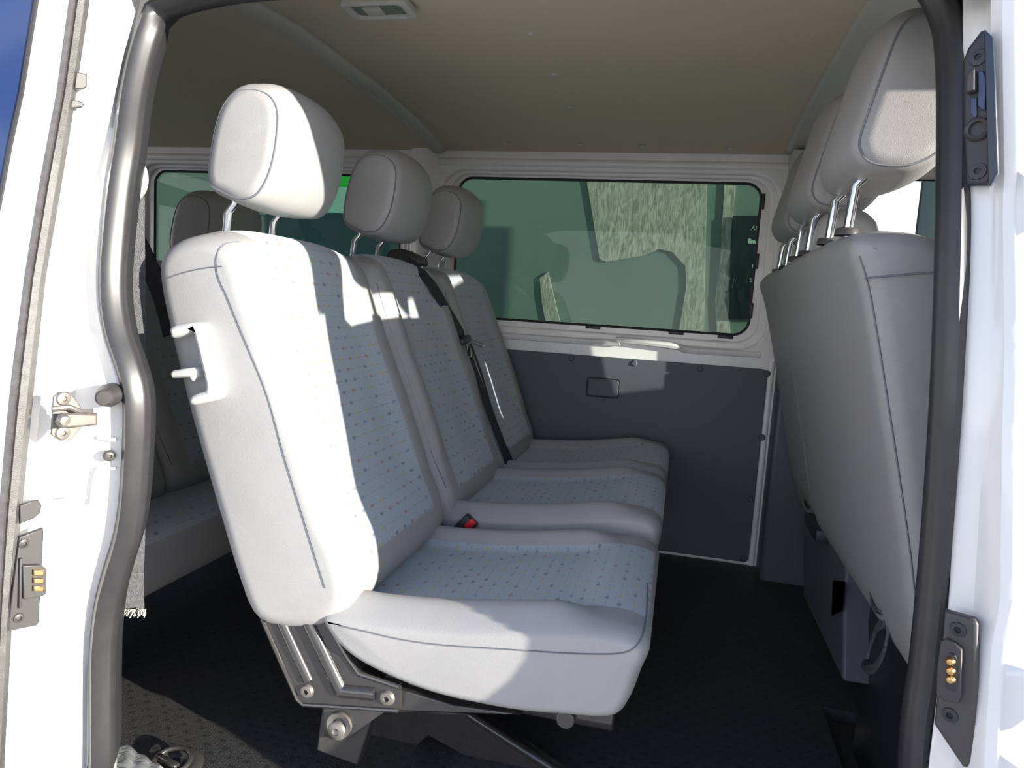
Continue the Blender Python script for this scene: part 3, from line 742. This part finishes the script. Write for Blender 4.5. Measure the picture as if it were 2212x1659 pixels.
# ---- front row
FB = [(.352, .345), (.328, .42), (.300, .545), (.261, .701), (.222, .850), (.202, .905), (.203, .928), (.222, .942), (.262, .946), (.300, .930), (.326, .885), (.350, .80), (.40, .62), (.452, .44), (.462, .375), (.43, .332), (.38, .325)]
def front_back(y0, y1, parent, prof, m=None):
    al, uv, mf, P, n, rings = soft(prof, y0, y1, .030, out=.1, top=.02, topz=.08, mid=12)
    mb = MB(); mb.grid(al, closed=True, uvs=uv)
    seam_along(mb, P, n, y0+.010, .0, .30, dn=.0085, m=1) if False else None
    N = len(P)
    i0 = min(range(N), key=lambda i: (P[i].x-.335)**2+(P[i].z-.41)**2); i1 = min(range(N), key=lambda i: (P[i].x-.205)**2+(P[i].z-.915)**2)
    st = 1 if (i1-i0) % N < N/2 else -1; pts = []; i = i0
    while i != i1: q = P[i]+n[i]*.0086; pts.append((q.x, y0+.0085, q.z)); i = (i+st) % N
    if len(pts) > 3: mb.tube(pts, .0014, 5, m=1)
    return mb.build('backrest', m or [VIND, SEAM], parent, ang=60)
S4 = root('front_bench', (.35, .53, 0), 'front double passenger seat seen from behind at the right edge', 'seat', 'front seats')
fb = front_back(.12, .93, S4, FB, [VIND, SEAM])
c = MB(); q = [at(px, py, .114) for px, py in ((1868, 601), (1900, 598), (1950, 593), (2022, 588))]; c.tube(q, .0013, 5); c.build('stitching', SEAM, fb)
# raised pad in the middle
padp = [(.232, .90), (.230, .965), (.240, 1.005), (.270, 1.025), (.300, 1.015), (.322, .975), (.325, .90)]
al, uv, mf, P, n, r_ = soft(padp, .53, .80, .03, top=.03, topz=.06, N=60); c = MB(); c.grid(al, closed=True, capped=True); c.build('middle_bolster', [VIN], S4, ang=60)
FH = [(.207, 1.062), (.210, 1.040), (.222, 1.028), (.245, 1.024), (.272, 1.027), (.300, 1.045), (.325, 1.085), (.335, 1.14), (.330, 1.195), (.305, 1.222), (.272, 1.226), (.250, 1.218), (.238, 1.195), (.225, 1.14)]
headrest(.175, .43, S4, prof=FH, post_x=.218, zt=1.045, zb=.935, lean=-.006, mats=[VIND, SEAM])
headrest(.53, .79, S4, prof=FH, post_x=.222, zt=1.045, zb=.935, lean=-.006, mats=[VIND, SEAM])
f = MB(); al, uv, mf, P, n, r_ = soft([(.44, .33), (.48, .37), (.60, .38), (.80, .40), (.86, .37), (.85, .30), (.70, .26), (.50, .24), (.45, .27)], .12, .93, .03, N=70); f.grid(al, closed=True, capped=True); f.build('seat_cushion', [VIND], S4, ang=60)
f = MB(); f.box((.60, .42, .09), (.36, .54, .36), bev=.02); f.build('seat_base', BLK, S4)
S5 = root('driver_seat', (.35, 1.2, 0), 'driver seat seen from behind, farthest of the front row', 'seat', 'front seats')
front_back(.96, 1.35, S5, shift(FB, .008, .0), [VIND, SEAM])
headrest(.95, 1.20, S5, prof=shift(FH, .016, .0), post_x=.238, zt=1.045, zb=.935, lean=-.006, mats=[VIND, SEAM])
f = MB(); f.grid(soft([(.38, .33), (.44, .37), (.60, .38), (.80, .40), (.86, .37), (.85, .30), (.70, .26), (.45, .24), (.40, .27)], .99, 1.40, .03, N=70)[0], closed=True, capped=True); f.build('seat_cushion', [VIND], S5, ang=60)
# seat box with cut-out
f = MB(); x = .372
pr = [atx(px, py, x) for px, py in ((1735, 1158), (1822, 1160), (1826, 1235), (1822, 1300), (1820, 1472), (1735, 1288))]
n_ = len(pr); a = pr; b = [p+Vector((.42, 0, 0)) for p in pr]
f.add(a+b, [tuple(range(n_)), tuple(range(2*n_-1, n_-1, -1))]+[(i, (i+1) % n_, n_+(i+1) % n_, n_+i) for i in range(n_)])
t = tag(f.build('seat_box', BLUEP, bevel=.006), 'blue-grey plastic box base under the driver seat', 'seat base')
c = MB(); slab(c, [atx(px, py, x-.004) for px, py in ((1800, 1255), (1826, 1258), (1820, 1318), (1797, 1330))], .004); c.build('box_opening', BLK, t)
c = MB(); c.box(atx(1778, 1141, x), (.06, .16, .03), bev=.004); c.build('seat_rail', BLK, t)
c = MB(); c.box(atx(1748, 1080, x), (.02, .05, .045), bev=.010); tag(c.build('adjuster_knob', BLK), 'black recliner knob low on the driver side behind the seat backs', 'knob')
# strap loop under the bench
c = MB(); lp = [atx(px, py, .345) for px, py in ((1880, 1250), (1895, 1300), (1915, 1335), (1895, 1355), (1878, 1400), (1876, 1435), (1890, 1440), (1908, 1410), (1918, 1365), (1922, 1325))]
ribbon(c, spline(lp, 5), (.3, 1, 0), .026, .002); tag(c.build('pull_strap', WEBG), 'grey looped pull strap hanging below the front bench back', 'strap')
c = MB(); c.box(atx(1842, 1423, .46), (.03, .03, .008), bev=.002); tag(c.build('floor_catch', STEEL), 'small bright metal catch on the floor left of the strap loop', 'catch')
c = MB(); c.box(atz(1931, 1624, 0.01), (.03, .022, .012), bev=.003); tag(c.build('floor_clip', STEEL), 'small bright metal clip on the floor at the foot of the right seal', 'clip')

# ================================================================== fittings
# dome light
T = root('dome_light', (-.62, .42, 1.37), 'pale framed interior lamp on the ceiling near the top edge', 'ceiling light')
a = atz(735, 12, 1.352); b = atz(893, 12, 1.352); d_ = atz(770, 38, 1.352)
cxm, cym = (a.x+b.x)/2, (a.y+d_.y)/2-.012; wx, wy = abs(b.x-a.x)-.01, abs(d_.y-a.y)+.022
zz = zceil(cym)-.011
mb = MB(); mb.plate(rrect(-wx/2, wx/2, -wy/2, wy/2, .014), .018, Matrix.Translation((cxm, cym, zz-.018)), [rrect(-wx/2+.016, wx/2-.016, -wy/2+.014, wy/2-.014, .008)], bev=.005); mb.build('lamp_frame', TRIML, T)
mb = MB(); mb.plate(rrect(-wx/2+.014, wx/2-.014, -wy/2+.012, wy/2-.012, .008), .006, Matrix.Translation((cxm, cym, zz-.012)), bev=.002); mb.build('lamp_lens', mat('smoky_lens', (.16, .17, .15), .12), T)
mb = MB(); mb.box((cxm-.01, cym, zz-.014), (.035, .03, .006), bev=.002); mb.build('switch', TRIML, T)

# local frame on the jamb (left pillar): u towards viewer, v up, n out of the jamb
def jam(px, py, Y, s=1): return at(px, py, Y)
JN = Vector((.93, -.37, 0)).normalized(); JU = Vector((0, 0, 1)).cross(JN)*-1
def jframe(p, n=JN):
    u = Vector((0, 0, 1)).cross(n); return Matrix(((u.x, 0, n.x, p.x), (u.y, 0, n.y, p.y), (u.z, 1, n.z, p.z), (0, 0, 0, 1)))
def poly_px(pts, p0, n, Y=None):
    """image outline laid on the real plane through p0 with normal n -> local 2D coordinates"""
    M = jframe(p0, n); Mi = M.inverted(); out = []
    for px, py in pts:
        d = ray(px, py); t = (p0-CAMP).dot(n)/d.dot(n); q = Mi @ (CAMP+d*t); out.append((q.x, q.y))
    return M, out
def on(px, py, p0, n):
    d = ray(px, py); return CAMP+d*((p0-CAMP).dot(n)/d.dot(n))
# hinge catch on the pillar
p0 = at(140, 900, -.085)+Vector((.006, 0, 0))
T = root('door_catch', p0, 'worn metal catch bracket bolted to the white rear pillar', 'door catch')
M, o = poly_px([(113, 857), (125, 846), (147, 846), (158, 858), (172, 878), (172, 925), (160, 938), (150, 950), (128, 952), (108, 938), (111, 890)], p0, JN)
mb = MB(); mb.plate(o, .004, M, bev=.0012); mb.build('base_plate', STEEL, T)
M, o = poly_px([(122, 896), (130, 891), (202, 891), (203, 916), (170, 920), (125, 922), (116, 912)], p0+JN*.02, JN)
mb = MB(); mb.plate(o, .012, M, bev=.003); q = on(140, 909, p0+JN*.034, JN); mb.lathe([(0, .003), (.006, .002), (.0085, -.004)], Matrix.Translation(q) @ JN.to_track_quat('Z', 'Y').to_matrix().to_4x4(), 16); mb.build('catch_arm', STEEL, T)
mb = MB(); mb.tube([on(112, 884, p0+JN*.01, JN), on(150, 880, p0+JN*.014, JN), on(175, 890, p0+JN*.02, JN), on(200, 889, p0+JN*.03, JN)], .004, 8); mb.build('bent_flange', STEEL, T)
for px, py in ((137, 861), (135, 935)):
    q = on(px, py, p0+JN*.004, JN); mb = MB(); Mq = Matrix.Translation(q) @ JN.to_track_quat('Z', 'Y').to_matrix().to_4x4()
    mb.lathe([(0, .0005), (.003, .0005), (.0035, .003), (.008, .0025), (.0095, 0)], Mq, 16); mb.build('screw', STEEL, T)
# rubber stopper and screw
p0 = at(228, 858, -.05)
mb = MB(); Mq = Matrix.Translation(p0) @ Vector((.55, -.83, .05)).normalized().to_track_quat('Z', 'Y').to_matrix().to_4x4()
mb.lathe([(0, .012), (.009, .0115), (.0115, .009), (.012, .004), (.013, -.002), (.0135, -.012), (.016, -.02), (.016, -.05)], Mq, 24)
tag(mb.build('rubber_stopper', GPL), 'round dark rubber stopper on the white pillar next to the seal', 'bump stop')
p0 = at(236, 985, -.012); mb = MB(); Mq = Matrix.Translation(p0) @ Vector((.8, -.6, 0)).normalized().to_track_quat('Z', 'Y').to_matrix().to_4x4()
mb.lathe([(0, .001), (.0028, .001), (.003, .0035), (.006, .003), (.008, .0005), (.0082, -.004)], Mq, 18)
tag(mb.build('pillar_screw', GPL), 'dark round screw on the white pillar below the rubber stopper', 'screw')

# ---- sliding door, slid back (left edge)
YD = lambda z: y_out(z)-.045
def px_line(P, py): return lerp_tab(sorted([(b, a) for a, b in P]), py)
SLp = [(158, -60), (155, 0), (128, 200), (90, 400), (58, 600), (26, 850), (2, 1120), (-25, 1659)]
SRp = [(192, -60), (188, 0), (150, 260), (122, 430), (93, 600), (66, 850), (40, 1120), (22, 1300), (2, 1659)]
D = root('door_2', (-.9, -.2, .5), 'white sliding door pushed back', 'door'); D['kind'] = 'structure'; del D['category']
pys = [-60, 0, 100, 200, 300, 400, 500, 600, 700, 800, 900, 1000, 1100, 1200, 1300, 1400, 1500, 1600, 1660, 1720]
L_ = [atf(px_line(SLp, y), y, lambda z: YD(z)-.02) for y in pys]; R_ = [atf(px_line(SRp, y), y, lambda z: YD(z)) for y in pys]
rows = []
for a, b in zip(L_, R_):
    rows.append([Vector((-1.9, a.y+.03, a.z)), Vector((a.x-.35, a.y-.004, a.z)), Vector((a.x-.02, a.y-.004, a.z)), a+Vector((-.004, -.001, 0)), a+Vector((.0, .006, 0)), b+Vector((-.012, .004, 0)), b+Vector((-.016, .03, 0)), b+Vector((-.10, .035, 0)), Vector((-1.9, b.y+.05, b.z))])
mb = MB(); mb.grid(rows[::-1]); mb.build('door_shell', WHITE, D, ang=40, solid=.003)
rows = []
for a, b in zip(L_, R_):
    w = b-a; rows.append([a+Vector((-.002, .006, 0)), a+Vector((.0, -.003, 0)), a+w*.18+Vector((.004, -.004, 0)), a+w*.25+Vector((.002, -.001, 0)), a+w*.34+Vector((.006, -.004, 0)), a+w*.7+Vector((.008, -.004, 0)), b+Vector((0, -.002, 0)), b+Vector((-.008, .012, 0))])
mb = MB(); mb.grid(rows[::-1]); mb.build('edge_seal', STRIPR, D, ang=35)
GP = [(84, -60), (80, 0), (48, 200), (22, 320), (0, 440), (-30, 560)]
rows = []; edge = []
for y in (-60, 0, 100, 200, 320, 440, 560):
    q = atf(px_line(GP, y), y, lambda z: YD(z)-.027); edge.append(q+Vector((0, -.001, 0))); rows.append([q, q+Vector((-.3, 0, 0)), Vector((-1.8, q.y+.02, q.z))])
mb = MB(); mb.grid(rows[::-1]); mb.build('door_glass', GDARK, D, solid=.004)
mb = MB(); mb.tube(edge, .003, 6); mb.build('glass_edge', BLK, D)
# things on the leading edge of the door
DN = Vector((.90, -.436, 0)).normalized()
def on_edge(name, px, py, pts, th, m, dY=0.):
    p0 = atf(px, py, lambda z: YD(z)+.012+dY); M, o = poly_px(pts, p0, DN); mb = MB(); mb.plate(o, th, M, bev=min(.0015, th*.3)); return mb, p0
mb, p0 = on_edge('bolt', 60, 1100, [(40, 1090), (66, 1080), (80, 1078), (87, 1090), (84, 1106), (70, 1118), (40, 1130)], .006, GPL)
mb.build('edge_bumper', GPL, D, ang=40)
bm_, _ = on_edge('x', 50, 1110, [(45, 1100), (52, 1098), (57, 1108), (50, 1118), (43, 1116)], .008, BLK); bm_.build('edge_screw', BLK, D)
mb, p0 = on_edge('x', 168, 178, [(158, 158), (170, 160), (181, 164), (181, 190), (172, 196), (154, 194)], .012, STEEL); mb.build('guide_hook', GPL, D)
mb, p0 = on_edge('x', 160, 226, [(150, 216), (172, 222), (177, 227), (172, 234), (146, 236)], .010, STEEL); mb.build('guide_pin', GPL, D)
mb, p0 = on_edge('x', 145, 260, [(140, 238), (151, 240), (149, 275), (138, 281)], .008, GPL); mb.build('guide_rubber', GPL, D)
mb, p0 = on_edge('x', 50, 1250, [(38, 1157), (89, 1138), (90, 1150), (80, 1340), (76, 1347), (12, 1360)], .008, GPL)
cp = mb.build('contact_plate', GPL, D, ang=40)
def sub(name, pts, off, th, m, par):
    M, o = poly_px(pts, p0+DN*off, DN); k = MB(); k.plate(o, th, M, bev=min(.0012, th*.3)); return k.build(name, m, par, ang=40)
sub('contact_housing', [(44, 1218), (84, 1217), (94, 1224), (94, 1278), (86, 1284), (46, 1290)], .008, .010, GPL, cp)
for k in range(3): sub('contact_blade', [(70, 1230+17*k), (92, 1230+17*k), (92, 1241+17*k), (70, 1241+17*k)], .018, .006, BRASS, cp)
sub('plate_ridge', [(40, 1205), (46, 1204), (44, 1310), (38, 1312)], .008, .006, GPL, cp)
for px, py in ((51, 1174), (40, 1335)):
    q = on(px, py, p0+DN*.008, DN); k = MB(); k.lathe([(0, .0005), (.0025, .0005), (.003, .003), (.006, .002), (.007, -.001)], Matrix.Translation(q) @ DN.to_track_quat('Z', 'Y').to_matrix().to_4x4(), 16); k.build('screw', GPL, cp)

# ---- plates on the right pillar
PN = Vector((-.55, -.83, 0)).normalized()
def pplate(name, c, pts, th, m, off=0, par=None, n=PN, bev=.0015):
    M, o = poly_px(pts, c+n*off, n); k = MB(); k.plate(o, th, M, bev=min(bev, th*.3)); return k.build(name, m, par, ang=40)
c0 = atf(2120, 240, lambda z: y_out(z)*.5+y_seal(z)*.5-.012)
T = root('upper_latch_plate', c0, 'long black latch plate on the upper right pillar', 'latch plate')
pplate('base_plate', c0, [(2086, 142), (2097, 112), (2126, 74), (2135, 71), (2148, 84), (2152, 180), (2160, 376), (2142, 404), (2094, 404), (2088, 260)], .014, BLK, 0, T, bev=.004)
pplate('side_flange', c0, [(2128, 74), (2136, 72), (2148, 84), (2153, 180), (2160, 376), (2142, 404), (2138, 400)], .006, mat('blue_black_plastic', (.02, .03, .055), .3), .014, T)
pplate('latch_block', c0, [(2092, 172), (2100, 158), (2112, 154), (2112, 200), (2092, 206)], .012, GPL, .014, T, bev=.003)
pplate('latch_tongue', c0, [(2114, 156), (2126, 154), (2132, 170), (2130, 240), (2122, 238), (2114, 230)], .004, mat('blue_black_plastic.001', (.03, .05, .11), .25), .014, T)
pplate('latch_recess', c0, [(2098, 212), (2112, 212), (2112, 250), (2106, 258), (2098, 246)], .003, bpy.data.materials['blue_black_plastic.001'], .014, T)
Mz = PN.to_track_quat('Z', 'Y').to_matrix().to_4x4()
k = MB(); q = on(2112, 280, c0+PN*.014, PN); k.lathe([(.0075, -.004), (.0078, .004), (.010, .006), (.0125, .003), (.013, -.004)], Matrix.Translation(q) @ Mz, 24); k.build('latch_ring', STEEL if False else GPL, T)
for px, py in ((2113, 124), (2112, 370)):
    k = MB(); q = on(px, py, c0+PN*.014, PN); k.lathe([(0, .0), (.003, .0), (.0035, .002), (.0085, .0015), (.0095, -.001)], Matrix.Translation(q) @ Mz, 16); k.build('screw', BLK, T)
c1 = atf(2085, 1480, lambda z: y_out(z)*.5+y_seal(z)*.5-.012)
T = root('lower_contact_plate', c1, 'black plate with three copper pins on the lower right pillar', 'contact plate')
pplate('base_plate', c1, [(2047, 1313), (2100, 1328), (2112, 1332), (2119, 1344), (2117, 1480), (2106, 1640), (2096, 1650), (2086, 1648), (2024, 1556), (2036, 1440)], .012, GPL, 0, T, bev=.005)
pplate('contact_housing', c1, [(2036, 1382), (2048, 1377), (2068, 1388), (2082, 1400), (2080, 1500), (2072, 1516), (2040, 1508), (2026, 1496), (2028, 1440)], .007, mat('brown_plastic', (.05, .045, .045), .45), .012, T)
pplate('contact_slot', c1, [(2048, 1414), (2054, 1409), (2064, 1412), (2069, 1424), (2068, 1485), (2060, 1493), (2048, 1488), (2044, 1480)], .002, BLK, .0185, T)
for py in (1428, 1448, 1467):
    k = MB(); q = on(2054, py, c1+PN*.020, PN); k.lathe([(0, .005), (.003, .0045), (.0048, .001), (.005, -.003)], Matrix.Translation(q) @ Mz, 14); k.build('contact_pin', BRASS, T)
for px, py in ((2070, 1360), (2052, 1545)):
    k = MB(); q = on(px, py, c1+PN*.012, PN); k.lathe([(0, .0), (.003, .0), (.0035, .002), (.0075, .0015), (.0085, -.001)], Matrix.Translation(q) @ Mz, 16); k.build('screw', BLK, T)

# ---- floor lashing ring and crumpled strap end
T = root('lashing_ring', atz(380, 1640, 0), 'round recessed lashing point in the sunlit rubber floor', 'lashing ring')
q = atz(372, 1655, 0.0); k = MB()
k.lathe([(.020, .001), (.024, .004), (.036, .004), (.044, .003), (.050, .001)], Matrix.Translation(q), 36); k.build('recess_rim', GPL, T)
k = MB(); k.lathe([(0, .0015), (.022, .0015)], Matrix.Translation(q), 24); k.build('recess_cup', BLK, T)
k = MB(); k.tube([q+Vector((.030*cos(a), .026*sin(a), .010+.006*sin(a))) for a in [2*pi*i/28 for i in range(28)]], .0045, 10, closed=True); k.build('ring', CHR if False else BMET, T)
k = MB(); k.box(q+Vector((-.004, -.006, .012)), (.050, .012, .008), bev=.003, rot=Euler((0, 0, radians(-15))).to_matrix()); k.build('ring_bar', BMET, T)
k = MB(); rows = []
for i in range(14):
    t = i/13; pz = atz(252+85*t, 1612+55*t, 0.012); rows.append([pz+Vector((-.02+.03*j/6, -.035+.04*j/6, .0025*sin(j*1.9+i*1.3)+.006*(j == 3)+.004)) for j in range(7)])
k.grid(rows); tag(k.build('crumpled_strap', mat('pale_strap', (.34, .345, .33), .7), solid=.003), 'crumpled pale strap end lying on the floor beside the lashing ring', 'strap')

# ================================================================== outside
mb = MB(); mb.box((0, 0, -.62), (60, 60, .04)); struct(mb.build('ground', mat('pale_asphalt', (.50, .475, .43), .9, noise=.2, nscale=8)), 'pale asphalt lot around the van')
YO = 4.6
mb = MB(); mb.box((-2.3, YO+.119, 1.6), (9.0, .2, 4.4)); wo_ = struct(mb.build('wall_outside', mat('green_grey_wall', (.26, .29, .265), .7, noise=.05, nscale=3)), 'grey-green building wall seen through the tinted windows')
REFL = reflection_mat()  # panels cut to the outline of the pale glass reflection and its dark hump
def opanel(name, pts, m, label, cat, th=.02, Y=YO, off=0, grp=None, par=None):
    o = [(p.x, p.z) for p in [at(a, b, Y-off) for a, b in pts]]
    k = MB(); k.plate(o, th, XZat(Y-off), bev=.002); ob = k.build(name, m, par)
    if label: tag(ob, label, cat, grp)
    return ob
opanel('reflection_panel', [(1262, 360), (1528, 360), (1520, 740), (1462, 740), (1482, 620), (1480, 575), (1452, 545), (1425, 538), (1390, 552), (1310, 566), (1295, 560)], REFL, 'large pale rippled panel outside imitating a reflection in the middle of the big window', 'reflection panel')
opanel('reflection_panel', [(1566, 370), (1592, 370), (1582, 470), (1578, 560), (1576, 740), (1550, 740), (1545, 650), (1556, 560)], REFL, 'narrow pale rippled strip outside imitating a window reflection left of the black sign', 'reflection panel')
opanel('reflection_panel', [(1166, 600), (1184, 588), (1194, 630), (1212, 705), (1180, 705), (1168, 640)], REFL, 'short slanted pale sliver imitating a glass reflection low in the middle of the big window', 'reflection panel')
sg = opanel('sign_board', [(1583, 466), (1680, 466), (1660, 690), (1574, 690)], mat('sign_black', (.012, .016, .02), .25), 'black sign board with white lettering seen at the right end of the window', 'sign', Y=YO-.03)
TXT = mat('sign_lettering', (.75, .78, .75), .6)
def text(s, px, py, hpx, Y, bold=0):
    p = at(px, py, Y); q = at(px, py-hpx, Y); cu = bpy.data.curves.new('t', 'FONT'); cu.body = s; cu.size = (q-p).length*1.45; cu.extrude = .001; cu.offset = bold
    ob = bpy.data.objects.new('t', cu); COL.objects.link(ob); bpy.context.view_layer.update()
    me = bpy.data.meshes.new_from_object(ob.evaluated_get(bpy.context.evaluated_depsgraph_get()))
    M = Matrix.Translation(p) @ Matrix.Rotation(pi/2, 4, 'X'); me.transform(M); me.materials.clear(); me.materials.append(TXT)
    bpy.data.objects.remove(ob); o2 = bpy.data.objects.new('lettering', me); COL.objects.link(o2); o2.parent = sg
for s, px, py, h, b in (('AR', 1622, 497, 9, 0), ('Em', 1615, 525, 9, .002), ('P', 1628, 563, 8, 0), ('P', 1624, 579, 8, 0), ('S', 1619, 609, 9, 0)):
    text(s, px, py, h, YO-.034, b)
opanel('green_banner', [(690, 374), (756, 374), (756, 404), (690, 404)], mat('banner_green', (.03, .55, .06), .6), 'bright green fascia stripe seen between the two left headrests', 'sign')
opanel('pale_fascia', [(640, 404), (756, 404), (756, 460), (640, 460)], mat('pale_teal', (.45, .62, .58), .6), 'pale teal band under the green stripe', 'fascia')
opanel('dark_shutter', [(575, 460), (842, 460), (842, 600), (575, 600)], mat('dark_teal', (.02, .05, .07), .4), 'dark teal shop opening seen behind the middle headrest', 'shutter', off=.02)
def gpanel(name, xa, xb, y, z1, m, label, cat):
    k = MB(); k.box(((xa+xb)/2, y, (z1-.6)/2), (xb-xa, .06, z1+.6), bev=.01); tag(k.build(name, m), label, cat)
yw = 3.65
gpanel('white_hoarding', atx(1780, 450, 1).x*.6, at(1981, 450, yw).x, yw, 2.2, mat('bright_white', (.9, .9, .88), .6), 'bright white hoarding outside the driver window', 'hoarding')
gpanel('dark_hoarding', at(1984, 450, yw).x, at(2080, 450, yw).x, yw, 2.0, mat('dark_green_panel', (.03, .05, .05), .3), 'dark green hoarding outside at the right of the white one', 'hoarding')
